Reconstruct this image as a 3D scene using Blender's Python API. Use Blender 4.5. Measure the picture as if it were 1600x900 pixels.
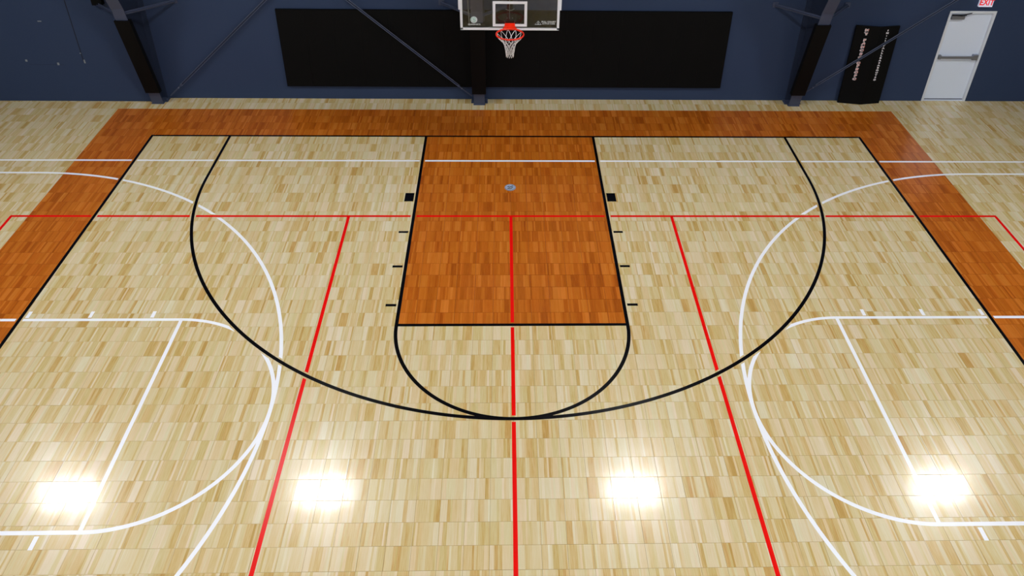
import bpy, bmesh, math, random
import numpy as np
from mathutils import Vector, Matrix

FT = 0.3048
random.seed(7); rng = np.random.default_rng(7)
scene = bpy.context.scene
for o in list(bpy.data.objects): bpy.data.objects.remove(o)
C = scene.collection

# ------------------------------------------------------------------ camera
# the court is a 50 ft high-school court: baseline inner edge at y = 0, hoop axis x = 0, 1 ft tiles
F_PX, CAM = 1246.2814, (-0.16150, -14.88070, 8.75600)
PITCH, YAW, ROLL, PPX, PPY = 0.590093, -0.0305635, 0.0182694, 816.426, 287.145
cd = bpy.data.cameras.new('camera'); cam = bpy.data.objects.new('camera', cd); C.objects.link(cam)
cd.sensor_width = 36; cd.lens = F_PX * 36 / 1600
cd.shift_x = -(PPX - 800) / 1600; cd.shift_y = (PPY - 450) / 1600
fw = Vector((-math.sin(YAW) * math.cos(PITCH), math.cos(YAW) * math.cos(PITCH), -math.sin(PITCH)))
rt = Vector((math.cos(YAW), math.sin(YAW), 0)); up = rt.cross(fw)
r2 = rt * math.cos(ROLL) + up * math.sin(ROLL); u2 = -rt * math.sin(ROLL) + up * math.cos(ROLL)
M = Matrix((r2, u2, -fw)).transposed().to_4x4(); M.translation = Vector(CAM)
cam.matrix_world = M; cd.clip_end = 200
scene.camera = cam

# ------------------------------------------------------------------ world, exposure
w = bpy.data.worlds.new('world'); scene.world = w; w.use_nodes = True
w.node_tree.nodes['Background'].inputs[0].default_value = (0.5, 0.55, 0.6, 1)
w.node_tree.nodes['Background'].inputs[1].default_value = 0.05
vs = scene.view_settings
vs.view_transform = 'Standard'; vs.look = 'None'; vs.gamma = 1; vs.exposure = 0.0
vs.use_curve_mapping = False
LAMP = 122.0

# ------------------------------------------------------------------ materials
def lin(c):
    f = lambda v: v / 12.92 if v <= 0.04045 else ((v + 0.055) / 1.055) ** 2.4
    return tuple(f(v / 255) for v in c) + (1,)

class NT:
    def __init__(s, name):
        s.m = bpy.data.materials.new(name); s.m.use_nodes = True
        s.t = s.m.node_tree; s.b = s.t.nodes['Principled BSDF']
    def n(s, kind, **kw):
        x = s.t.nodes.new(kind)
        for k, v in kw.items(): setattr(x, k, v)
        return x
    def l(s, a, b): s.t.links.new(a, b)
    def math(s, op, a, b=None):
        x = s.n('ShaderNodeMath', operation=op)
        for i, v in enumerate((a, b)):
            if v is None: continue
            if isinstance(v, (int, float)): x.inputs[i].default_value = v
            else: s.l(v, x.inputs[i])
        return x.outputs[0]
    def comb(s, a, b, c):
        x = s.n('ShaderNodeCombineXYZ')
        for i, v in enumerate((a, b, c)):
            if isinstance(v, (int, float)): x.inputs[i].default_value = v
            else: s.l(v, x.inputs[i])
        return x.outputs[0]

def plain(name, col, rough=0.5, metal=0.0, bump=0.0, bscale=40, spec=0.5, var=0.0, emit=0.0):
    t = NT(name); b = t.b
    b.inputs['Base Color'].default_value = lin(col)
    b.inputs['Roughness'].default_value = rough; b.inputs['Metallic'].default_value = metal
    b.inputs['Specular IOR Level'].default_value = spec
    if emit:
        b.inputs['Emission Color'].default_value = lin(col); b.inputs['Emission Strength'].default_value = emit
    if bump or var:
        g = t.n('ShaderNodeNewGeometry'); nz = t.n('ShaderNodeTexNoise')
        nz.inputs['Scale'].default_value = bscale; nz.inputs['Detail'].default_value = 4
        t.l(g.outputs['Position'], nz.inputs['Vector'])
        if bump:
            bp = t.n('ShaderNodeBump'); bp.inputs['Strength'].default_value = bump; bp.inputs['Distance'].default_value = 0.004
            t.l(nz.outputs['Fac'], bp.inputs['Height']); t.l(bp.outputs[0], b.inputs['Normal'])
        if var:
            hs = t.n('ShaderNodeHueSaturation'); hs.inputs['Color'].default_value = lin(col)
            t.l(t.math('ADD', t.math('MULTIPLY', nz.outputs['Fac'], var * 2), 1 - var), hs.inputs['Value'])
            t.l(hs.outputs[0], b.inputs['Base Color'])
    return t.m

ROUGH, COATR, COATW = 0.24, 0.045, 0.27
def floor_bump(t):
    g = t.n('ShaderNodeNewGeometry'); sp = t.n('ShaderNodeSeparateXYZ'); t.l(g.outputs['Position'], sp.inputs[0])
    k = 2 * math.pi / 0.0155
    a = t.math('MULTIPLY', t.math('ADD', sp.outputs[0], sp.outputs[1]), k)
    c = t.math('MULTIPLY', t.math('SUBTRACT', sp.outputs[0], sp.outputs[1]), k)
    h = t.math('MULTIPLY', t.math('SINE', a), t.math('SINE', c))
    bp = t.n('ShaderNodeBump'); bp.inputs['Strength'].default_value = 0.05; bp.inputs['Distance'].default_value = 0.0006
    t.l(h, bp.inputs['Height'])
    t.l(bp.outputs[0], t.b.inputs['Normal']); t.l(bp.outputs[0], t.b.inputs['Coat Normal'])
    t.b.inputs['Roughness'].default_value = ROUGH
    t.b.inputs['Coat Weight'].default_value = COATW; t.b.inputs['Coat Roughness'].default_value = COATR
    t.b.inputs['Coat IOR'].default_value = 1.5
    return sp

def wood(name, ramp, tilevar):
    t = NT(name); sp = floor_bump(t)
    x = t.math('DIVIDE', sp.outputs[0], FT); y = t.math('DIVIDE', sp.outputs[1], FT)
    ix = t.math('FLOOR', x); iy = t.math('FLOOR', y); fx = t.math('SUBTRACT', x, ix)
    wn = t.n('ShaderNodeTexWhiteNoise', noise_dimensions='2D'); t.l(t.comb(ix, iy, 0), wn.inputs['Vector'])
    s = t.math('ADD', t.math('MULTIPLY', fx, 7.0), t.math('MULTIPLY', wn.outputs['Value'], 9.0))
    # strips of uneven width
    s2 = t.math('ADD', s, t.math('MULTIPLY', t.math('SINE', t.math('MULTIPLY', s, 1.7)), 0.52))
    si = t.math('FLOOR', s2)
    w3 = t.n('ShaderNodeTexWhiteNoise', noise_dimensions='3D'); t.l(t.comb(ix, iy, si), w3.inputs['Vector'])
    # wider boards that group neighbouring strips
    bi = t.math('FLOOR', t.math('ADD', t.math('MULTIPLY', fx, 2.6), t.math('MULTIPLY', wn.outputs['Value'], 5.0)))
    w4 = t.n('ShaderNodeTexWhiteNoise', noise_dimensions='3D'); t.l(t.comb(ix, iy, t.math('ADD', bi, 41.0)), w4.inputs['Vector'])
    mp = t.comb(t.math('MULTIPLY', x, 30.0), t.math('ADD', t.math('MULTIPLY', y, 1.3), t.math('MULTIPLY', si, 3.7)), iy)
    nz = t.n('ShaderNodeTexNoise'); nz.inputs['Scale'].default_value = 1.0; nz.inputs['Detail'].default_value = 5
    nz.inputs['Distortion'].default_value = 0.4; t.l(mp, nz.inputs['Vector'])
    v = t.math('ADD', t.math('MULTIPLY', w3.outputs['Value'], 0.62), t.math('MULTIPLY', w4.outputs['Value'], 0.28))
    v = t.math('ADD', v, t.math('ADD', t.math('MULTIPLY', t.math('SUBTRACT', wn.outputs['Value'], 0.5), tilevar), t.math('MULTIPLY', t.math('SUBTRACT', nz.outputs['Fac'], 0.5), 0.62)))
    cr = t.n('ShaderNodeValToRGB'); t.l(v, cr.inputs[0])
    el = cr.color_ramp.elements
    while len(el) < len(ramp): el.new(0.5)
    for e, (p, c) in zip(el, ramp): e.position = p; e.color = lin(c)
    # some strips lean pink, some lean green
    sc3 = t.n('ShaderNodeSeparateColor'); t.l(w3.outputs['Color'], sc3.inputs[0])
    tint = t.n('ShaderNodeValToRGB'); t.l(sc3.outputs[1], tint.inputs[0])
    tint.color_ramp.elements[0].color = (1.03, 0.975, 0.985, 1); tint.color_ramp.elements[1].color = (0.975, 1.005, 0.965, 1)
    mix = t.n('ShaderNodeMix', data_type='RGBA', blend_type='MULTIPLY'); mix.inputs[0].default_value = 1.0
    t.l(cr.outputs[0], mix.inputs[6]); t.l(tint.outputs[0], mix.inputs[7])
    t.l(mix.outputs[2], t.b.inputs['Base Color'])
    return t.m

def paint(name, col, coat=COATW):
    t = NT(name); floor_bump(t); t.b.inputs['Coat Weight'].default_value = coat; t.b.inputs['Specular IOR Level'].default_value = 0.3; t.b.inputs['Base Color'].default_value = lin(col); return t.m

MAT = {}
MAT['maple'] = wood('maple_tile', [(0.0, (190, 150, 82)), (0.12, (201, 168, 104)), (0.28, (209, 184, 130)), (0.48, (215, 195, 150)),
                                   (0.72, (220, 204, 168)), (1.0, (228, 215, 190))], 0.14)
MAT['orange'] = wood('stained_tile', [(0.0, (156, 74, 13)), (0.3, (180, 94, 21)), (0.6, (195, 107, 28)), (1.0, (210, 124, 44))], 0.16)
MAT['edge0'] = plain('maple_tile_edge', (196, 170, 120), 0.85, spec=0.1); MAT['edge1'] = plain('stained_tile_edge', (134, 66, 16), 0.85, spec=0.1)
MAT['joint'] = plain('tile_underside', (92, 74, 48), 0.8)
MAT['black_line'] = paint('black_floor_paint', (6, 5, 7), 0.2)
MAT['white_line'] = paint('white_floor_paint', (246, 246, 252))
MAT['red_line'] = paint('red_floor_paint', (232, 14, 8))
MAT['wall'] = plain('navy_wall_paint', (47, 61, 90), 0.75, bump=0.5, bscale=130, var=0.06, spec=0.25)
MAT['steel'] = plain('navy_steel_lit', (64, 72, 96), 0.5, bump=0.1, bscale=60, spec=0.35)  # navy lightened: floor bounce light on the flanges is put into the colour
MAT['web'] = plain('navy_paint_shaded', (38, 47, 68), 0.6, bump=0.1, bscale=60, spec=0.2)  # same navy darkened: shade on the webs painted in; a wall seam reuses it
MAT['rodsteel'] = plain('grey_blue_rod_highlight', (92, 100, 124), 0.4, spec=0.5)  # paler tone paints the bright highlight lines along the brace edges
MAT['ceil'] = plain('ceiling_insulation', (88, 90, 96), 0.9, bump=0.3, bscale=8)
MAT['farwall'] = plain('slate_wall_paint', (96, 102, 114), 0.8, bump=0.2, bscale=60)
MAT['vinyl'] = plain('black_vinyl', (7, 8, 10), 0.65, bump=0.25, bscale=180, spec=0.12)
MAT['doorpaint'] = plain('light_grey_door_paint', (226, 236, 254), 0.45, bump=0.05, bscale=60)
MAT['doorframe'] = plain('light_grey_frame_paint', (222, 228, 238), 0.45, bump=0.05, bscale=60)
MAT['alu'] = plain('brushed_aluminium', (150, 156, 172), 0.35, 0.8, bump=0.08, bscale=200)
MAT['darkmetal'] = plain('dark_metal', (34, 36, 42), 0.45, 0.6, bump=0.05, bscale=90)
MAT['boardwhite'] = plain('white_board_paint', (225, 226, 234), 0.4, bump=0.03, bscale=80)
MAT['rim'] = plain('orange_red_rim_paint', (235, 42, 10), 0.35, bump=0.04, bscale=90)
MAT['cord'] = plain('white_net_cord', (236, 236, 240), 0.8, bump=0.4, bscale=300)
MAT['sticker_white'] = plain('white_sticker', (205, 210, 215), 0.5, bump=0.02)
MAT['teal'] = plain('teal_sticker', (110, 180, 165), 0.5, bump=0.02)
MAT['letter_white'] = plain('white_lettering', (232, 230, 236), 0.5, bump=0.02)
MAT['letter_orange'] = plain('orange_lettering', (214, 92, 60), 0.5, bump=0.02)
MAT['exitface'] = plain('exit_sign_face', (225, 222, 245), 0.4, bump=0.0, emit=0.35, var=0.02)
MAT['exitred'] = plain('exit_sign_red', (240, 25, 25), 0.4, emit=0.35, var=0.02)
MAT['plate'] = plain('socket_plate_metal', (178, 190, 216), 0.4, 0.3, bump=0.1, bscale=150)
MAT['scuff'] = plain('pale_scuffed_metal', (140, 146, 152), 0.5, 0.3, bump=0.1)
MAT['housing'] = plain('white_lamp_housing', (230, 230, 230), 0.5, bump=0.02)
t = NT('lamp_diffuser'); t.b.inputs['Base Color'].default_value = (0.8, 0.8, 0.8, 1)
t.b.inputs['Emission Color'].default_value = (0.97, 0.99, 1.0, 1); t.b.inputs['Emission Strength'].default_value = LAMP
MAT['lamp'] = t.m
# clear glass: transparent with Fresnel mirror reflection and a faint smoke tint
t = NT('backboard_glass'); t.t.nodes.remove(t.b)
tr = t.n('ShaderNodeBsdfTransparent'); tr.inputs[0].default_value = (0.86, 0.87, 0.86, 1)
gl = t.n('ShaderNodeBsdfGlossy'); gl.inputs['Roughness'].default_value = 0.03
fr = t.n('ShaderNodeFresnel'); fr.inputs[0].default_value = 1.5
mx = t.n('ShaderNodeMixShader'); t.l(fr.outputs[0], mx.inputs[0]); t.l(tr.outputs[0], mx.inputs[1]); t.l(gl.outputs[0], mx.inputs[2])
t.l(mx.outputs[0], t.t.nodes['Material Output'].inputs[0]); MAT['glass'] = t.m

# ------------------------------------------------------------------ builders (all lengths in feet)
def tag(o, label=None, cat=None, group=None, kind=None):
    if label: o['label'] = label
    if cat: o['category'] = cat
    if group: o['group'] = group
    if kind: o['kind'] = kind
    return o

def empty(name, loc, label=None, cat=None, group=None, kind=None):
    o = bpy.data.objects.new(name, None); C.objects.link(o)
    o.location = Vector(loc) * FT; o.empty_display_size = 0.2
    return tag(o, label, cat, group, kind)

class MB:
    def __init__(s): s.bm = bmesh.new()
    def hexa(s, p):                       # 8 points: bottom 4 ccw, top 4 ccw
        v = [s.bm.verts.new(q) for q in p]
        for f in ((3, 2, 1, 0), (4, 5, 6, 7), (0, 1, 5, 4), (1, 2, 6, 5), (2, 3, 7, 6), (3, 0, 4, 7)):
            s.bm.faces.new([v[i] for i in f])
        return s
    def box(s, x0, x1, y0, y1, z0, z1):
        return s.hexa([(x0, y0, z0), (x1, y0, z0), (x1, y1, z0), (x0, y1, z0), (x0, y0, z1), (x1, y0, z1), (x1, y1, z1), (x0, y1, z1)])
    def prism(s, pts, axis, a, b):        # polygon in the two other axes extruded along axis
        def mk(u, v, w):
            return {0: (w, u, v), 1: (u, w, v), 2: (u, v, w)}[axis]
        A = [s.bm.verts.new(mk(u, v, a)) for u, v in pts]; B = [s.bm.verts.new(mk(u, v, b)) for u, v in pts]
        n = len(pts)
        s.bm.faces.new(A[::-1]); s.bm.faces.new(B)
        for i in range(n): s.bm.faces.new((A[i], A[(i + 1) % n], B[(i + 1) % n], B[i]))
        return s
    def tube(s, pts, r, n=8, closed=False, cap=True):
        pts = [Vector(p) for p in pts]; m = len(pts); rings = []
        for i, p in enumerate(pts):
            a = pts[i - 1] if (i > 0 or closed) else p; b = pts[(i + 1) % m] if (i < m - 1 or closed) else p
            d = (b - a).normalized()
            ref = Vector((0, 0, 1)) if abs(d.z) < 0.9 else Vector((1, 0, 0))
            u = d.cross(ref).normalized(); v = u.cross(d)
            rr = r[i] if isinstance(r, (list, tuple)) else r
            rings.append([s.bm.verts.new(p + (u * math.cos(2 * math.pi * k / n) + v * math.sin(2 * math.pi * k / n)) * rr) for k in range(n)])
        for i in range(m if closed else m - 1):
            A, B = rings[i], rings[(i + 1) % m]
            for k in range(n): s.bm.faces.new((A[k], A[(k + 1) % n], B[(k + 1) % n], B[k]))
        if cap and not closed:
            s.bm.faces.new(rings[0][::-1]); s.bm.faces.new(rings[-1])
        return s
    def disc(s, c, r, h, n=32):
        return s.prism([(c[0] + r * math.cos(2 * math.pi * k / n), c[1] + r * math.sin(2 * math.pi * k / n)) for k in range(n)], 2, c[2], c[2] + h)
    def bevel(s, w, seg=2):
        es = [e for e in s.bm.edges if len(e.link_faces) == 2 and e.calc_face_angle(0) > 0.5]
        bmesh.ops.bevel(s.bm, geom=es, offset=w, segments=seg, affect='EDGES', profile=0.5, clamp_overlap=True)
        return s
    def build(s, name, mat, parent=None, smooth=False):
        bm = s.bm; bmesh.ops.recalc_face_normals(bm, faces=bm.faces)
        off = parent_world(parent)
        for v in bm.verts: v.co = v.co * FT - off
        me = bpy.data.meshes.new(name); bm.to_mesh(me); bm.free()
        me.materials.append(MAT[mat])
        if smooth:
            me.polygons.foreach_set('use_smooth', [True] * len(me.polygons))
        o = bpy.data.objects.new(name, me); C.objects.link(o); o.parent = parent
        return o

def parent_world(p):
    v = Vector((0, 0, 0))
    while p: v += p.location; p = p.parent
    return v

def rehome(o, loc):
    """move a top-level mesh's origin to loc (feet) without moving the mesh"""
    d = Vector(loc) * FT; o.data.transform(Matrix.Translation(-d)); o.location = d
    return o

_tc = {}
def glyph_mesh(text, size, offset=0.0, depth=0.0):
    cu = bpy.data.curves.new('lettering', 'FONT'); cu.body = text; cu.size = size * FT; cu.offset = offset * FT
    cu.extrude = depth * FT; cu.align_x = 'CENTER'; cu.align_y = 'CENTER'; cu.resolution_u = 2
    o = bpy.data.objects.new('lettering_tmp', cu); C.objects.link(o)
    dg = bpy.context.evaluated_depsgraph_get(); me = bpy.data.meshes.new_from_object(o.evaluated_get(dg))
    bpy.data.objects.remove(o); bpy.data.curves.remove(cu)
    return me

def lettering(name, items, mat, parent, plane='front', offset=0.0, depth=0.004, sx=1.0):
    """items: (text, size, x, y, z) in feet, facing -y, joined in one mesh part"""
    bm = bmesh.new(); off = parent_world(parent)
    for text, size, x, y, z in items:
        me = glyph_mesh(text, size, offset, depth)
        me.transform(Matrix.Translation(Vector((x, y, z)) * FT - off) @ Matrix.Rotation(math.pi / 2, 4, 'X') @ Matrix.Diagonal((sx, 1, 1, 1)))
        bm.from_mesh(me); bpy.data.meshes.remove(me)
    me = bpy.data.meshes.new(name); bm.to_mesh(me); bm.free(); me.materials.clear(); me.materials.append(MAT[mat])
    for pl in me.polygons: pl.material_index = 0
    o = bpy.data.objects.new(name, me); C.objects.link(o); o.parent = parent
    return o

# ------------------------------------------------------------------ room shell
WALL_Y, STEP_Y, STEP_X = 5.74, 5.18, -26.35
XL, XR, YB, ZC = -50.0, 50.0, -100.0, 32.0
DX0, DX1, DZ1 = 32.05, 35.50, 7.36          # door opening
floor = MB().box(XL - .5, XR + .5, YB - .5, WALL_Y + .6, -0.5, -0.03).build('floor', 'joint'); tag(floor, kind='structure',
    label='glossy maple look tile sports floor with orange stained key and border', cat='floor')
wb = MB()
wb.box(XL - .5, STEP_X, STEP_Y, WALL_Y + .6, -0.03, ZC)
wb.box(STEP_X, DX0, WALL_Y, WALL_Y + .6, -0.03, ZC); wb.box(DX1, XR + .5, WALL_Y, WALL_Y + .6, -0.03, ZC)
wb.box(DX0, DX1, WALL_Y, WALL_Y + .6, DZ1, ZC)
wall = wb.build('wall_back', 'wall'); tag(wall, 'dark navy blue painted end wall behind the hoop', 'wall', kind='structure')
o = MB().box(XL - .5, XL, YB, STEP_Y, -0.03, ZC).build('wall_left', 'wall'); tag(o, 'navy blue side wall on the left outside the picture', 'wall', kind='structure')
o = MB().box(XR, XR + .5, YB, WALL_Y, -0.03, ZC).build('wall_right', 'wall'); tag(o, 'navy blue side wall on the right outside the picture', 'wall', kind='structure')
o = MB().box(XL - .5, XR + .5, YB - .5, YB, -0.03, ZC).build('wall_front', 'farwall'); tag(o, 'slate wall at the far end behind the camera', 'wall', kind='structure')
o = MB().box(XL - .5, XR + .5, YB - .5, WALL_Y + .6, ZC, ZC + .5).build('ceiling', 'ceil'); tag(o, 'grey insulated gym ceiling above the court', 'ceiling', kind='structure')

# scuffed seam of a patched opening on the left wall
MB().hexa([(-31.12, STEP_Y - .012, 3.25), (-31.07, STEP_Y - .012, 3.25), (-31.07, STEP_Y, 3.25), (-31.12, STEP_Y, 3.25),
           (-31.12, STEP_Y - .012, 8.1), (-31.07, STEP_Y - .012, 8.1), (-31.07, STEP_Y, 8.1), (-31.12, STEP_Y, 8.1)]).build('wall_seam', 'darkmetal', wall)
MB().box(-35.1, -32.6, STEP_Y - .008, STEP_Y, 2.98, 3.0).build('wall_seam', 'web', wall)
for x, z, a, b in ((-33.3, 6.35, .13, .035), (-31.22, 8.1, .04, .12), (-31.03, 3.25, .05, .14), (-32.98, 3.05, .07, .1), (-35.2, 3.3, .07, .08), (-31.15, 3.9, .05, .03)):
    MB().box(x - a, x + a, STEP_Y - .02, STEP_Y, z - b, z + b).bevel(.012, 1).build('scuff_mark', 'scuff', wall)

# ------------------------------------------------------------------ floor tiles
def tile_kind(ix, iy):
    if -6 <= ix < 6 and -19 <= iy < 0: return 1
    if -29 <= ix < 29 and iy < 4 and not (-25 <= ix < 25 and iy < 0) and iy >= -98: return 1
    return 0
def tile_verts(x0, x1, y0, y1, g=0.0026, bv=0.004, h=0.03):
    a0, a1, b0, b1 = x0 + g, x1 - g, y0 + g, y1 - g
    o = [(a0, b0), (a1, b0), (a1, b1), (a0, b1)]
    i = [(a0 + bv, b0 + bv), (a1 - bv, b0 + bv), (a1 - bv, b1 - bv), (a0 + bv, b1 - bv)]
    return np.array([(x, y, 0.0) for x, y in i] + [(x, y, -bv) for x, y in o] + [(x, y, -h) for x, y in o])
TF = [(0, 1, 2, 3)] + [(4 + k, 4 + (k + 1) % 4, (k + 1) % 4, k) for k in range(4)] + [(8 + k, 8 + (k + 1) % 4, 4 + (k + 1) % 4, 4 + k) for k in range(4)]
def project(P):
    d = Vector(P) * FT - Vector(CAM); z = d.dot(fw)
    if z < 0.1: return None
    return PPX + F_PX * d.dot(r2) / z, PPY - F_PX * d.dot(u2) / z, z
cells = []
for iy in range(-100, 6):
    for ix in range(-50, 50):
        lim = STEP_Y - .01 if ix < STEP_X else WALL_Y - .01
        if iy >= lim: continue
        cells.append((ix, iy, min(iy + 1, lim)))
vis = []
for ix, iy, y1 in cells:
    q = project((ix + .5, iy + .5, 0))
    if q and -15 < q[0] < 1615 and 0 < q[1] < 915 and y1 == iy + 1:
        # projected area falls with depth^3 for a ground plane
        vis.append((q[2], ix, iy))
vis.sort(); near = {(ix, iy) for _, ix, iy in vis[:300]}
TILT = 0.0016
protos = {}
for (ix, iy) in sorted(near, key=lambda c: (-c[1], c[0])):
    k = tile_kind(ix, iy)
    if k not in protos:
        me = bpy.data.meshes.new('tile'); V = tile_verts(-.5, .5, -.5, .5) * FT
        me.from_pydata(V.tolist(), [], TF); me.materials.append(MAT['orange' if k else 'maple']); me.materials.append(MAT['edge%d' % k]); me.polygons.foreach_set('material_index', [0] + [1] * 8); me.update(); protos[k] = me
    o = bpy.data.objects.new('tile', protos[k]); C.objects.link(o); o.parent = floor
    o.location = ((ix + .5) * FT, (iy + .5) * FT, 0)
    o.rotation_euler = (random.gauss(0, TILT) * .5, random.gauss(0, TILT) * .5, 0)
rest = [c for c in cells if (c[0], c[1]) not in near]
VV, FF, MI = [], [], []
for n, (ix, iy, y1) in enumerate(rest):
    v = tile_verts(ix, ix + 1, iy, y1)
    tx, ty = rng.normal(0, TILT * .5, 2)
    v[:, 2] += (v[:, 0] - ix - .5) * tx + (v[:, 1] - iy - .5) * ty
    VV.append(v)
    b = n * 12; FF += [tuple(b + q for q in f) for f in TF]; MI += [tile_kind(ix, iy)] + [2 + tile_kind(ix, iy)] * 8
me = bpy.data.meshes.new('tiles'); me.from_pydata((np.concatenate(VV) * FT).tolist(), [], FF)
me.materials.append(MAT['maple']); me.materials.append(MAT['orange']); me.materials.append(MAT['edge0']); me.materials.append(MAT['edge1']); me.polygons.foreach_set('material_index', MI); me.update()
o = bpy.data.objects.new('tiles', me); C.objects.link(o); o.parent = floor; o['kind'] = 'stuff'

# ------------------------------------------------------------------ court lines (2 in paint, cut clear of the lines on top)
IN = 1 / 12
HW = 1.1 * IN
def seg(a, b, step=0.12):
    a = np.array(a, float); b = np.array(b, float); n = max(1, int(np.ceil(np.linalg.norm(b - a) / step)))
    return a + (b - a) * np.linspace(0, 1, n + 1)[:, None]
def arc(c, r, a0, a1, step=0.12):
    n = max(8, int(abs(a1 - a0) * r / step)); t = np.linspace(a0, a1, n + 1)
    return np.stack([c[0] + r * np.cos(t), c[1] + r * np.sin(t)], 1)
def strip(P, hw=HW):
    d = np.gradient(P, axis=0); d /= np.linalg.norm(d, axis=1)[:, None]; nrm = np.stack([-d[:, 1], d[:, 0]], 1)
    V = np.concatenate([P + nrm * hw * s for s in (-1, 0, 1)]); n = len(P); T = []
    for j in range(2):
        for i in range(n - 1):
            a, b, c2, e = j * n + i, j * n + i + 1, (j + 1) * n + i + 1, (j + 1) * n + i
            T += [(a, b, c2), (a, c2, e)]
    return V, T
def dist_poly(Q, P):
    out = np.full(len(Q), 1e9); A = P[:-1]; D = P[1:] - A; L = (D ** 2).sum(1)
    for i in range(0, len(Q), 2000):
        q = Q[i:i + 2000, None, :] - A[None]; t = np.clip((q * D).sum(2) / L, 0, 1)
        out[i:i + 2000] = np.sqrt(((q - t[..., None] * D) ** 2).sum(2)).min(1)
    return out
def coarse(P, k=4):
    idx = list(range(0, len(P), k));
    if idx[-1] != len(P) - 1: idx.append(len(P) - 1)
    return P[idx]
def line_part(name, paths, mat, z, cutters=(), gap=0.085, label=None, hw=HW):
    VV, FF = [], []
    for P in paths:
        V, T = strip(P, hw)
        if cutters:
            d = np.full(len(V), 1e9)
            for c in cutters: d = np.minimum(d, dist_poly(V, c))
            d -= HW + gap
        else: d = np.ones(len(V))
        for tri in T:
            poly = []
            for k in range(3):
                i, j = tri[k], tri[(k + 1) % 3]
                if d[i] >= 0: poly.append(V[i])
                if (d[i] >= 0) != (d[j] >= 0):
                    s = d[i] / (d[i] - d[j]); poly.append(V[i] + (V[j] - V[i]) * s)
            if len(poly) >= 3:
                b = len(VV); VV += [(p[0] * FT, p[1] * FT, z) for p in poly]; FF.append(tuple(range(b, b + len(poly))))
    me = bpy.data.meshes.new(name); me.from_pydata(VV, [], FF); me.materials.append(MAT[mat]); me.update()
    bm = bmesh.new(); bm.from_mesh(me); bmesh.ops.remove_doubles(bm, verts=bm.verts, dist=1e-5); 
    for f in bm.faces:
        if f.normal.z < 0: f.normal_flip()
    bm.to_mesh(me); bm.free()
    o = bpy.data.objects.new(name, me); C.objects.link(o); o.parent = floor
    if label: o['label'] = label
    return o
pi = math.pi
K, R3, FTL = 6 - IN, 19 + 8 * IN, -(19 - IN)
black = {
 'baseline': [seg((-25 - 2 * IN, IN), (25 + 2 * IN, IN))],
 'sideline_a': [seg((-25 - IN, 0), (-25 - IN, -94))], 'sideline_b': [seg((25 + IN, 0), (25 + IN, -94))],
 'key': [seg((-K, 0), (-K, -19)), seg((K, 0), (K, -19))], 'ft': [seg((-K, FTL), (K, FTL))],
 'circle': [arc((0, -19), K, pi, 2 * pi)],
 'three': [np.concatenate([seg((-R3, 0), (-R3, -5.25)), arc((0, -5.25), R3, pi, 2 * pi)[1:-1], seg((R3, -5.25), (R3, 0))])],
}
ticks = [(s, y) for s in (-1, 1) for y in (-11.09, -14.26, -17.43)]
tickp = [seg((s * 6.09, y), (s * 6.65, y)) for s, y in ticks]
CUT = [coarse(p, 6) if n.startswith(('side', 'base', 'key', 'ft')) else p for n, v in black.items() for p in v]
Z1, Z2, Z3 = 0.0009, 0.0012, 0.0015
line_part('baseline', black['baseline'], 'black_line', Z3, label='black baseline under the hoop')
line_part('sideline', black['sideline_a'], 'black_line', Z3 - .0001, label='black sideline on the left')
line_part('sideline', black['sideline_b'], 'black_line', Z3 - .0001, label='black sideline on the right')
line_part('lane_line', black['key'][:1], 'black_line', Z3 - .0001, label='black lane line on the left of the orange key')
line_part('lane_line', black['key'][1:], 'black_line', Z3 - .0001, label='black lane line on the right of the orange key')
line_part('free_throw_line', black['ft'], 'black_line', Z3 - .0002, label='black free throw line')
line_part('free_throw_circle', black['circle'], 'black_line', Z3 - .0001, label='black free throw semicircle')
line_part('three_point_line', black['three'], 'black_line', Z3 - .0002, label='long black three point arc')
for p in tickp: line_part('lane_mark', [p], 'black_line', Z3)
for s in (-1, 1): line_part('lane_block', [seg((s * 6.09, -7.48), (s * 6.65, -7.48))], 'black_line', Z3, hw=0.46)
# red volleyball court, 60 x 30 ft lengthwise across the hall
VA = 9.84
red_h = [seg((-30.08, -9.5), (30.08, -9.5))]; red_v = {x: [seg((x, -9.5), (x, -39.5))] for x in (-30, -VA, 0, VA, 30)}
line_part('volleyball_sideline', red_h, 'red_line', Z2, CUT, label='red volleyball sideline crossing the court')
line_part('volleyball_sideline', [seg((-30.08, -39.5), (30.08, -39.5))], 'red_line', Z2, CUT, label='red volleyball sideline nearer the camera')
for x, nm, lb in ((-30, 'volleyball_end_line', 'red volleyball end line on the left'), (30, 'volleyball_end_line', 'red volleyball end line on the right'),
                  (-VA, 'attack_line', 'red attack line on the left'), (VA, 'attack_line', 'red attack line on the right'), (0, 'volleyball_centre_line', 'red centre line running from the key')):
    line_part(nm, red_v[x], 'red_line', Z2 - .0001, CUT, label=lb)
REDCUT = [coarse(red_h[0], 20)] + [coarse(v[0], 20) for v in red_v.values()]
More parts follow.
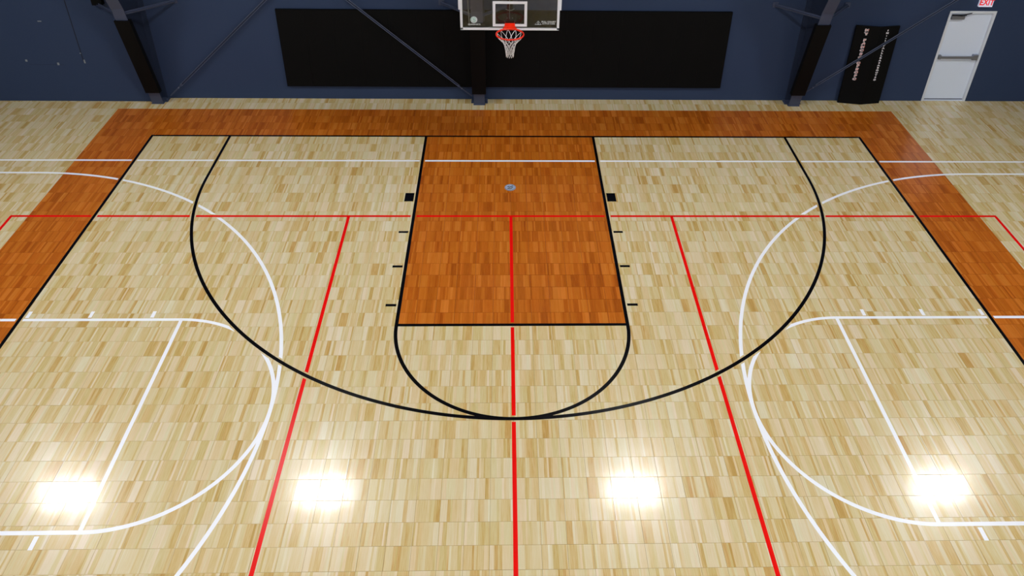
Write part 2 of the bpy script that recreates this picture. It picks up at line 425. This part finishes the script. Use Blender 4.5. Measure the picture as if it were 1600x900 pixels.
# white side courts, mirror images
YC, FX, WAP = -24.38, 16.92, 11.0
WK = 5.92
line_part('side_court_line', [seg((-36, -3.18), (36, -3.18))], 'white_line', Z1, CUT, label='white side court boundary line under the hoop')
for s, sd in ((-1, 'left'), (1, 'right')):
    cx = s * (WAP + R3)
    a = pi / 2
    th = np.concatenate([[0]])
    A = arc((cx, YC), R3, pi / 2, -pi / 2) if s < 0 else arc((cx, YC), R3, pi / 2, 3 * pi / 2)
    P3 = np.concatenate([seg((s * 36, YC + R3), (cx, YC + R3)), A[1:-1], seg((cx, YC - R3), (s * 36, YC - R3))])
    line_part('side_three_point_line', [P3], 'white_line', Z1 + .0001, CUT + REDCUT, label='white three point arc of the %s side court' % sd)
    B = arc((s * FX, YC), WK, pi / 2, -pi / 2) if s < 0 else arc((s * FX, YC), WK, pi / 2, 3 * pi / 2)
    PK = np.concatenate([seg((s * 36, YC + WK), (s * FX, YC + WK)), -0 + (B if s > 0 else B)[1:-1], seg((s * FX, YC - WK), (s * 36, YC - WK))])
    # the half circle bulges towards the hall centre
    line_part('side_key_line', [PK], 'white_line', Z1, CUT + REDCUT, label='white key outline of the %s side court' % sd)
    line_part('side_free_throw_line', [seg((s * FX, YC + WK - IN), (s * FX, YC - WK + IN))], 'white_line', Z1 - .0001, CUT, label='white free throw line of the %s side court' % sd)
    for x in (18.47, 21.62, 24.78):
        for ya, yb in ((YC + WK + .15, YC + WK + .62), (YC - WK - .15, YC - WK - .72)):
            line_part('side_lane_mark', [seg((s * x, ya), (s * x, yb))], 'white_line', Z1, CUT)

# round socket cover in the key
sc = empty('floor_socket_cover', (-.02, -6.4, 0.003), 'small round metal socket cover set in the orange key floor', 'floor cover')
MB().disc((-.02, -6.4, .004), .36, .025, 40).bevel(.008, 1).build('cover_plate', 'plate', sc)
MB().tube([(-.02 + .335 * math.cos(2 * pi * k / 40), -6.4 + .335 * math.sin(2 * pi * k / 40), .03) for k in range(40)], .018, 6, closed=True).build('rim_ring', 'scuff', sc)
for k, (a, b, c2, d) in enumerate(((-.2, -6.36, -.08, -6.28), (-.12, -6.46, .06, -6.3), (-.2, -6.54, 0, -6.58), (.0, -6.58, .14, -6.38), (.06, -6.3, .16, -6.24))):
    MB().tube([(a, b, .03), (c2, d, .03)], .022, 6).build('emblem_bar', 'darkmetal', sc)

# ------------------------------------------------------------------ steel columns with padding
def yf(z):                                  # front flange of the tapered frame column
    pts = [(0, 4.78), (8.3, 2.60), (12, 0.9), (ZC, -1.5)]
    for (a, b), (c2, d) in zip(pts, pts[1:]):
        if z <= c2: return b + (d - b) * (z - a) / (c2 - a)
    return pts[-1][1]
def column(cx, label):
    back = (WALL_Y if cx > -20 else WALL_Y) - .02
    e = empty('steel_column', (cx, 5.2, 0), label, 'column', 'tapered steel columns along the end wall')
    zs = [0.08, 8.3, 12, ZC - .02]; fwid, th = .41, .05
    m = MB()
    for a, b in zip(zs, zs[1:]):
        m.hexa([(cx - fwid, yf(a), a), (cx + fwid, yf(a), a), (cx + fwid, yf(a) + th, a), (cx - fwid, yf(a) + th, a),
                (cx - fwid, yf(b), b), (cx + fwid, yf(b), b), (cx + fwid, yf(b) + th, b), (cx - fwid, yf(b) + th, b)])
    m.build('front_flange', 'steel', e)
    poly = [(yf(z) + th, z) for z in zs] + [(back - .05, ZC - .02), (back - .05, .08)]
    MB().prism(poly, 0, cx - .02, cx + .02).build('web', 'web', e)
    MB().box(cx - fwid, cx + fwid, back - .05, back, .08, ZC - .02).build('back_flange', 'web', e)
    b = MB().box(cx - .44, cx + .44, 4.72, 5.05, 0.004, .08); b.box(cx - .62, cx + .62, 5.05, back, 0.004, .08)
    bp = b.build('base_plate', 'steel', e)
    for sx in (-.52, .52): MB().tube([(cx + sx, 5.25, .08), (cx + sx, 5.25, .2)], .05, 6).build('anchor_bolt', 'steel', bp)
    # black pad wrapped round the flange
    p = MB(); a, bz = 1.1, 7.4; d, wd = .11, .52
    def c_prof(z): y = yf(z); return [(cx - wd, y - d, z), (cx + wd, y - d, z), (cx + wd, y + .28, z), (cx - wd, y + .28, z)]
    lo, hi = c_prof(a), c_prof(bz)
    p.hexa(lo + hi).bevel(.035, 2)
    pd = p.build('column_pad', 'vinyl', e); pd['label'] = 'black padding wrapped round the column'
    for s in (-1, 1):                        # flange braces to the wall
        yw = STEP_Y if (cx < -20 and s < 0) else WALL_Y
        A = Vector((cx + s * .36, yf(7.95) + .12, 7.95)); B = Vector((cx + s * 2.62, yw - .06, 7.72))
        u = (B - A).normalized(); n = Vector((0, 0, 1)); q = u.cross(n).normalized() * .015; n = n * .11
        q2 = u.cross(Vector((0, 0, 1))).normalized() * .11; n2 = Vector((0, 0, .015))
        m = MB()
        q2 = q2 * 1.2; n = n * 1.1
        for v1, v2 in ((q, n), (q2, n2)):
            m.hexa([A - v1 - v2, A + v1 - v2, B + v1 - v2, B - v1 - v2, A - v1 + v2, A + v1 + v2, B + v1 + v2, B - v1 + v2])
        br = m.build('flange_brace', 'steel', e)
        MB().box(B.x - .2, B.x + .2, yw - .06, yw - .002, 7.55, 7.95).bevel(.01, 1).build('wall_clip', 'steel', br)
    return e
COLX = (-26.34, -2.27, 21.75)
column(COLX[0], 'dark blue tapered steel column with black padding left of the wall mats')
column(COLX[1], 'dark blue steel column with black padding directly behind the backboard')
column(COLX[2], 'dark blue tapered steel column with black padding beside the lettered folding mat')

def rod(x0, z0, x1, z1, y, label):
    A = Vector((x0, y, z0)); B = Vector((x1, y, z1)); u = (B - A).normalized(); n = Vector((-u.z, 0, u.x))
    e = empty('brace_rod', (x0, y, z0), label, 'brace', 'diagonal wall braces')
    def bar(a, b, w0, w1, d0, d1):
        return [a + n * w0 + Vector((0, d0, 0)), b + n * w0 + Vector((0, d0, 0)), b + n * w0 + Vector((0, d1, 0)), a + n * w0 + Vector((0, d1, 0)),
                a + n * w1 + Vector((0, d0, 0)), b + n * w1 + Vector((0, d0, 0)), b + n * w1 + Vector((0, d1, 0)), a + n * w1 + Vector((0, d1, 0))]
    a2 = A + u * 1.35
    MB().hexa(bar(a2, B, -.066, .066, .0, .025)).build('channel_web', 'web', e)
    for s in (-1, 1): MB().hexa(bar(a2, B, s * .07 - .011, s * .07 + .011, -.035, .03)).build('channel_lip', 'rodsteel', e)
    MB().hexa(bar(A + u * .1, a2 + u * .15, -.05, .05, -.06, -.01)).bevel(.01, 1).build('clevis', 'steel', e)
    MB().tube([a2 - u * .25 + Vector((0, -.1, 0)), a2 - u * .25 + Vector((0, .05, 0))], .05, 8).build('pin', 'rodsteel', e)
    return e
def along(x0, z0, x1, z1, x2): return z0 + (z1 - z0) * (x2 - x0) / (x1 - x0)
L_ = (-25.42, .47, -17.25, 7.93); C_ = (-4.4, 1.92, -11.4, 8.03); R_ = (23.78, 2.08, 31.7, 8.35)
rod(-25.6, along(*L_, -25.6), -3.2, along(*L_, -3.2), 5.42, 'blue diagonal brace rising right from the leftmost column foot')
rod(-2.75, along(*C_, -2.75), -25.4, along(*C_, -25.4), 5.20, 'thin diagonal brace rising left across the black wall mats')
rod(22.15, along(*R_, 22.15), 46.0, along(*R_, 46.0), 5.05, 'thin diagonal brace rising right across the lettered folding mat')

# small black box high on the left wall
bb = empty('wall_speaker', (-28.75, STEP_Y, 7.7), 'small black box mounted high on the wall left of the leftmost column', 'speaker')
MB().box(-29.05, -28.35, STEP_Y - .45, STEP_Y - .05, 7.72, 8.7).bevel(.04, 2).build('case', 'vinyl', bb)
MB().box(-28.9, -28.5, STEP_Y - .06, STEP_Y, 7.95, 8.3).build('bracket', 'darkmetal', bb)

# ------------------------------------------------------------------ wall mats behind the hoop
wp = empty('wall_padding', (-.3, WALL_Y, 1.1), 'long row of black vinyl wall mats behind the basketball hoop', 'wall padding')
def pads(x0, x1, n):
    wd = (x1 - x0) / n
    for k in range(n):
        MB().box(x0 + k * wd + .002, x0 + (k + 1) * wd - .002, WALL_Y - .2, WALL_Y - .012, 1.12, 7.2).bevel(.03, 2).build('mat_panel', 'vinyl', wp)
pads(-16.72, COLX[1] - .45, 7); pads(COLX[1] + .45, 16.1, 9)
MB().box(-16.68, COLX[1] - .47, WALL_Y - .012, WALL_Y, 1.2, 7.1).build('backing_board', 'darkmetal', wp)
MB().box(COLX[1] + .47, 16.06, WALL_Y - .012, WALL_Y, 1.2, 7.1).build('backing_board', 'darkmetal', wp)

# ------------------------------------------------------------------ folding mat with stacked lettering, leaning by the right column
gm = empty('folding_mat', (26.9, 5.4, 0), 'black folding gym mat with orange and white stacked lettering leaning on the wall', 'gym mat')
def mat_panel(xa, ya, xb, yb, lean, h=6.28, th=.12):
    # bottom from (xa,ya) to (xb,yb); top leans back by lean
    p = [(xa, ya, .01), (xb, yb, .01), (xb, yb + th, .01), (xa, ya + th, .01)]
    q = [(x, y + lean, h) for x, y, z in p]
    return MB().hexa(p + q).bevel(.03, 2).build('mat_panel', 'vinyl', gm)
YA, YM, YZ, LN = 5.36, 5.06, 5.3, .17
pL = mat_panel(25.36, YA, 27.02, YM, LN); pR = mat_panel(27.03, YM, 28.56, YZ, LN)
def on_panel(xa, ya, xb, yb, x, z): return ya + (yb - ya) * (x - xa) / (xb - xa) + LN * z / 6.28 - .012
z0, z1 = 5.97, 2.08
lt = [('M', 0), ('Y', 1), ('F', 2.75), ('A', 3.7), ('M', 4.65), ('O', 5.6), ('B', 6.6), ('O', 7.6), ('O', 9.2), ('P', 10.0), ('B', 10.95), ('O', 11.9), ('P', 12.85), ('O', 13.8)]
items = []
for ch, k in lt:
    z = z0 - (z0 - z1) * k / 13.8; items.append((ch, .25, 26.15, on_panel(25.36, YA, 27.02, YM, 26.15, z), z))
lettering('lettering', items, 'letter_white', pL, offset=.024, sx=1.65)['kind'] = 'stuff'
lettering('lettering', [(c_, s_, x_, y_ - .006, z_) for c_, s_, x_, y_, z_ in items], 'letter_orange', pL, offset=-.002, sx=1.55)['kind'] = 'stuff'
rtxt = "IM:-IATALLLBASABOUTSD"
items = []
for k, ch in enumerate(rtxt):
    z = 5.98 - (5.98 - 2.05) * k / (len(rtxt) - 1); items.append((ch, .165, 27.66, on_panel(27.03, YM, 28.56, YZ, 27.66, z), z))
lettering('lettering', items, 'letter_white', pR, offset=.012, sx=1.45)['kind'] = 'stuff'

# ------------------------------------------------------------------ door and exit sign
dr = empty('door_1', ((DX0 + DX1) / 2, WALL_Y, 0), 'light grey steel exit door with a push bar in the navy wall', 'door', kind='structure')
fr = MB()
fr.prism([(DX0, 0.002), (DX0 + .17, 0.002), (DX0 + .17, DZ1 - .17), (DX1 - .17, DZ1 - .17), (DX1 - .17, 0.002), (DX1, 0.002), (DX1, DZ1), (DX0, DZ1)], 1, WALL_Y - .04, WALL_Y + .5)
fr.build('frame', 'doorframe', dr)
st = MB(); st.box(DX0 + .17, DX0 + .22, WALL_Y + .3, WALL_Y + .36, .03, DZ1 - .17); st.box(DX1 - .22, DX1 - .17, WALL_Y + .3, WALL_Y + .36, .03, DZ1 - .17)
st.build('door_stop', 'doorframe', dr)
lf = MB().box(DX0 + .185, DX1 - .185, WALL_Y + .12, WALL_Y + .27, .05, DZ1 - .185).bevel(.012, 1).build('leaf', 'doorpaint', dr)
MB().box(DX0 + .19, DX1 - .19, WALL_Y + .085, WALL_Y + .12, .1, .14).build('sweep', 'darkmetal', lf)
MB().box(DX0 + .17, DX1 - .17, WALL_Y - .02, WALL_Y + .5, .0, .045).build('threshold', 'doorframe', dr)
pb = MB(); pb.box(DX0 + .2, DX1 - .34, WALL_Y - .12, WALL_Y - .02, 3.62, 3.8); pb.bevel(.015, 1).build('push_bar', 'alu', lf)
MB().box(DX1 - .62, DX1 - .24, WALL_Y - .1, WALL_Y + .12, 3.5, 3.92).bevel(.03, 2).build('latch_case', 'alu', lf)
MB().box(DX0 + .22, DX0 + .42, WALL_Y - .1, WALL_Y + .12, 3.56, 3.86).bevel(.02, 1).build('bar_bracket', 'alu', lf)
MB().box(DX0 + .24, DX0 + 1.2, WALL_Y - .08, WALL_Y + .12, 6.72, 6.98).bevel(.02, 1).build('closer_body', 'alu', lf)
MB().tube([(DX0 + .72, WALL_Y - .02, 7.0), (DX0 + .75, WALL_Y - .3, 7.1), (DX0 + 1.6, WALL_Y - .1, 7.22)], .035, 8).build('closer_arm', 'darkmetal', lf)
MB().box(DX0 + .25, DX0 + 1.3, WALL_Y - .05, WALL_Y + .05, 7.0, 7.06).build('closer_rail', 'darkmetal', lf)
for z in (1.0, 3.6, 6.4): MB().tube([(DX0 + .18, WALL_Y + .1, z - .18), (DX0 + .18, WALL_Y + .1, z + .18)], .03, 8).build('hinge', 'alu', lf)
ex = empty('exit_sign', (34.39, WALL_Y, 7.78), 'white exit sign with red letters above the grey door', 'sign')
MB().box(33.9, 34.88, WALL_Y - .2, WALL_Y - .01, 7.75, 8.40).bevel(.02, 2).build('sign_case', 'exitface', ex)
lettering('lettering', [('EXIT', .62, 34.40, WALL_Y - .206, 8.08)], 'exitred', ex, offset=.018, sx=.82)

# ------------------------------------------------------------------ basketball hoop
HX = -.09
hp = empty('basketball_hoop', (HX, -4, 9.75), 'basketball hoop with glass backboard, orange rim and white net', 'basketball hoop')
BX0, BX1, BZ0, BZ1 = HX - 2.95, HX + 2.95, 9.77, 13.27
MB().box(BX0 + .06, BX1 - .06, -3.98, -3.94, BZ0 + .06, BZ1 - .06).build('glass', 'glass', hp)
fwd = .14
f1 = MB().box(BX0, BX1, -4.0, -3.86, BZ0, BZ0 + fwd).bevel(.03, 2).build('backboard_frame', 'boardwhite', hp)
MB().box(BX0, BX1, -4.0, -3.86, BZ1 - fwd, BZ1).bevel(.03, 2).build('frame_top', 'boardwhite', f1)
for x in (BX0, BX1 - fwd):
    MB().box(x, x + fwd, -4.0, -3.86, BZ0 + .03, BZ1 - .03).bevel(.03, 2).build('frame_side', 'boardwhite', f1)
for x in (BX0 - .1, BX1 - .03):
    MB().box(x, x + .13, -3.9, -3.72, 11.0, BZ1).bevel(.02, 1).build('side_rail', 'boardwhite', f1)
sq = MB(); SX, SZ0, SZ1, sw = 1.02, 10.0, 11.57, .16; yq0, yq1 = -3.994, -3.981
sq.box(HX - SX, HX + SX, yq0, yq1, SZ0, SZ0 + sw); sq.box(HX - SX, HX + SX, yq0, yq1, SZ1 - sw, SZ1)
sq.box(HX - SX, HX - SX + sw, yq0, yq1, SZ0 + sw, SZ1 - sw); sq.box(HX + SX - sw, HX + SX, yq0, yq1, SZ0 + sw, SZ1 - sw)
sq.build('target_square', 'boardwhite', hp)
# stickers
lg = MB().prism([(HX - 2.14 + .205 * math.cos(2 * pi * k / 32), 10.41 + .205 * math.sin(2 * pi * k / 32)) for k in range(32)], 1, -3.99, -3.981).build('round_logo', 'sticker_white', hp)
lg['label'] = 'round white and teal logo sticker'
def sw_arc(cx, cz, r, a0, a1, wd, y): return [(cx + r * math.cos(a), y, cz + r * math.sin(a)) for a in np.linspace(a0, a1, 14)]
m = MB()
for cx_, cz_, r_, a0, a1 in ((HX - 2.11, 10.46, .075, .3, 4.6), (HX - 2.14, 10.36, .085, -2.6, 1.6), (HX - 2.14, 10.41, .165, 2.0, 3.6)):
    m.tube(sw_arc(cx_, cz_, r_, a0, a1, .03, -3.992), .018, 6)
m.build('logo_swirl', 'teal', lg)
lettering('logo_text', [('SNAPSPORTS', .125, HX - 2.12, -3.989, 10.115)], 'sticker_white', hp, offset=.003)
tri = MB()
P3 = [(HX + 1.5, 10.14), (HX + 1.88, 10.14), (HX + 1.69, 10.35)]
tri.tube([(x, -3.988, z) for x, z in P3], .018, 6, closed=True); tri.tube([(HX + 1.69, -3.988, 10.14), (HX + 1.69, -3.988, 10.27)], .018, 6)
tg = tri.build('triangle_logo', 'sticker_white', hp)
lettering('logo_text', [('FULL COURT', .145, HX + 2.31, -3.989, 10.30)], 'sticker_white', hp, offset=.004)
lettering('logo_text', [('ACTIVE CARE', .125, HX + 2.31, -3.989, 10.18)], 'sticker_white', hp, offset=.001)
# rim
RZ, RY, RR = 10.05, -5.27, .80
rim = MB().tube([(HX + RR * math.cos(2 * pi * k / 48), RY + RR * math.sin(2 * pi * k / 48), RZ) for k in range(48)], .048, 10, closed=True).build('rim', 'rim', hp, smooth=True)
br = MB(); br.box(HX - .3, HX + .3, -4.05, -3.997, 9.78, 10.22); br.bevel(.015, 1)
br.build('mount_plate', 'rim', rim)
MB().prism([(HX - .3, -4.04), (HX + .3, -4.04), (HX + .42, RY + .7), (HX + .25, RY + .77), (HX - .25, RY + .77), (HX - .42, RY + .7)], 2, RZ - .03, RZ + .04).build('top_plate', 'rim', rim)
for s in (-1, 1):
    MB().prism([(-4.04, RZ - .02), (RY + .72, RZ - .02), (-4.04, RZ - .27)], 0, HX + s * .22 - .02, HX + s * .22 + .02).build('gusset', 'rim', rim)
    MB().tube([(HX + s * .27, -4.05, RZ - .2), (HX + s * .5, -4.4, RZ - .12), (HX + s * .72, RY + .35, RZ - .02)], .035, 8).build('side_brace', 'rim', rim)
# net: two families of cords crossing in diamonds
prof = [(0, .785), (.12, .72), (.28, .58), (.45, .42), (.62, .335), (.8, .295), (1.0, .262), (1.2, .235), (1.42, .215)]
def rad(z):
    for (a, b), (c2, d) in zip(prof, prof[1:]):
        if z <= c2: return b + (d - b) * (z - a) / (c2 - a)
    return prof[-1][1]
net = MB(); NL = 11
lev = [0, .33, .55, .76, .97, 1.18, 1.40]
for k in range(NL):
    for s in (-1, 1):
        pts = []
        for li in range(len(lev) - 1):
            for q in range(3):
                f = li + q / 3; z = lev[li] + (lev[li + 1] - lev[li]) * q / 3
                a = 2 * pi * (k + s * f * .5) / NL
                pts.append((HX + rad(z) * math.cos(a), RY + rad(z) * math.sin(a), RZ - .03 - z))
        z = lev[-1]; a = 2 * pi * (k + s * (len(lev) - 1) * .5) / NL
        pts.append((HX + rad(z) * math.cos(a), RY + rad(z) * math.sin(a), RZ - .03 - z))
        net.tube(pts, .0125, 5)
net.build('net', 'cord', hp, smooth=True)
for k in range(NL):
    a = 2 * pi * k / NL
    MB().tube([(HX + .79 * math.cos(a), RY + .79 * math.sin(a), RZ - .09), (HX + .79 * math.cos(a), RY + .79 * math.sin(a), RZ - .03)], .02, 6).build('net_hook', 'rim', rim)
# support behind the glass, rising and running back to the wall above the picture
sp = MB().box(HX - .17, HX + .17, -3.82, -3.5, 10.15, 13.6).bevel(.02, 1).build('support_post', 'darkmetal', hp)
MB().box(HX - .42, HX + .42, -3.86, -3.82, 10.1, 10.75).bevel(.02, 1).build('rear_plate', 'darkmetal', sp)
for x, z in ((-.16, 10.5), (.16, 10.5), (-.3, 10.3), (.3, 10.3), (-.28, 10.18), (.28, 10.18)):
    MB().tube([(HX + x, -3.935, z), (HX + x, -3.86, z)], .03, 8).build('bolt', 'scuff', sp)
MB().tube([(HX - .02, -3.9, 10.45), (HX - .02, -3.9, 13.2)], .025, 6).build('adjuster_rod', 'scuff', sp)
MB().tube([(HX - .26, -3.9, 11.06), (HX - .13, -3.9, 11.0), (HX, -3.9, 10.98), (HX + .13, -3.9, 11.0), (HX + .26, -3.9, 11.08)], .03, 6).build('curved_bar', 'scuff', sp)
for x in (-1.6, 1.6):
    MB().box(HX + x - .1, HX + x + .1, -3.8, WALL_Y - .05, 12.7, 12.9).bevel(.015, 1).build('wall_arm', 'darkmetal', hp)
    MB().box(HX + x - .3, HX + x + .3, WALL_Y - .06, WALL_Y, 12.4, 13.2).build('arm_plate', 'darkmetal', hp)
MB().box(BX0 + .1, BX1 - .1, -3.86, -3.72, 12.7, 12.9).build('cross_bar', 'darkmetal', hp)
MB().tube([(HX - 2.42, -3.75, 9.95), (HX - 2.46, -3.75, 10.9), (HX - 2.49, -3.75, 12.75)], .035, 8).build('rear_tube', 'scuff', hp)

# ------------------------------------------------------------------ high bay lights (their mirror images are the four glares on the floor)
LZ = 25.0
def light(x, y, row, i, first=[None]):
    lb = 'white high bay light, %s, %s' % (row, ('leftmost', 'second from left', 'third from left', 'rightmost')[i])
    if first[0] is None:
        e = empty('high_bay_light', (x, y, LZ), lb, 'ceiling light', 'high bay lights over the court')
        MB().box(x - 1.87, x + 1.87, y - .75, y + .75, LZ, LZ + .02).build('diffuser', 'lamp', e)
        MB().box(x - 1.95, x + 1.95, y - .83, y + .83, LZ + .021, LZ + .3).bevel(.03, 1).build('housing', 'housing', e)
        for s in (-1, 1): MB().tube([(x + s * 1.5, y, LZ + .29), (x + s * 1.5, y, ZC - .005)], .02, 6).build('hanging_cable', 'darkmetal', e)
        first[0] = e; return e
    r = first[0].copy(); C.objects.link(r); r['label'] = lb; r.location = Vector((x, y, LZ)) * FT
    for ch in first[0].children:
        c2 = ch.copy(); C.objects.link(c2); c2.parent = r
    return r
YL = -11.0
for i, x in enumerate((-33.3, -14.2, 9.6, 33.6)): light(x, YL, 'row nearest the end wall', i)
for y, rn in ((-34.0, 'second row from the end wall'), (-58.5, 'third row from the end wall'), (-83.5, 'row farthest from the end wall')):
    for i, x in enumerate((-36.5, -12.5, 12.5, 36.5)): light(x, y, rn, i)
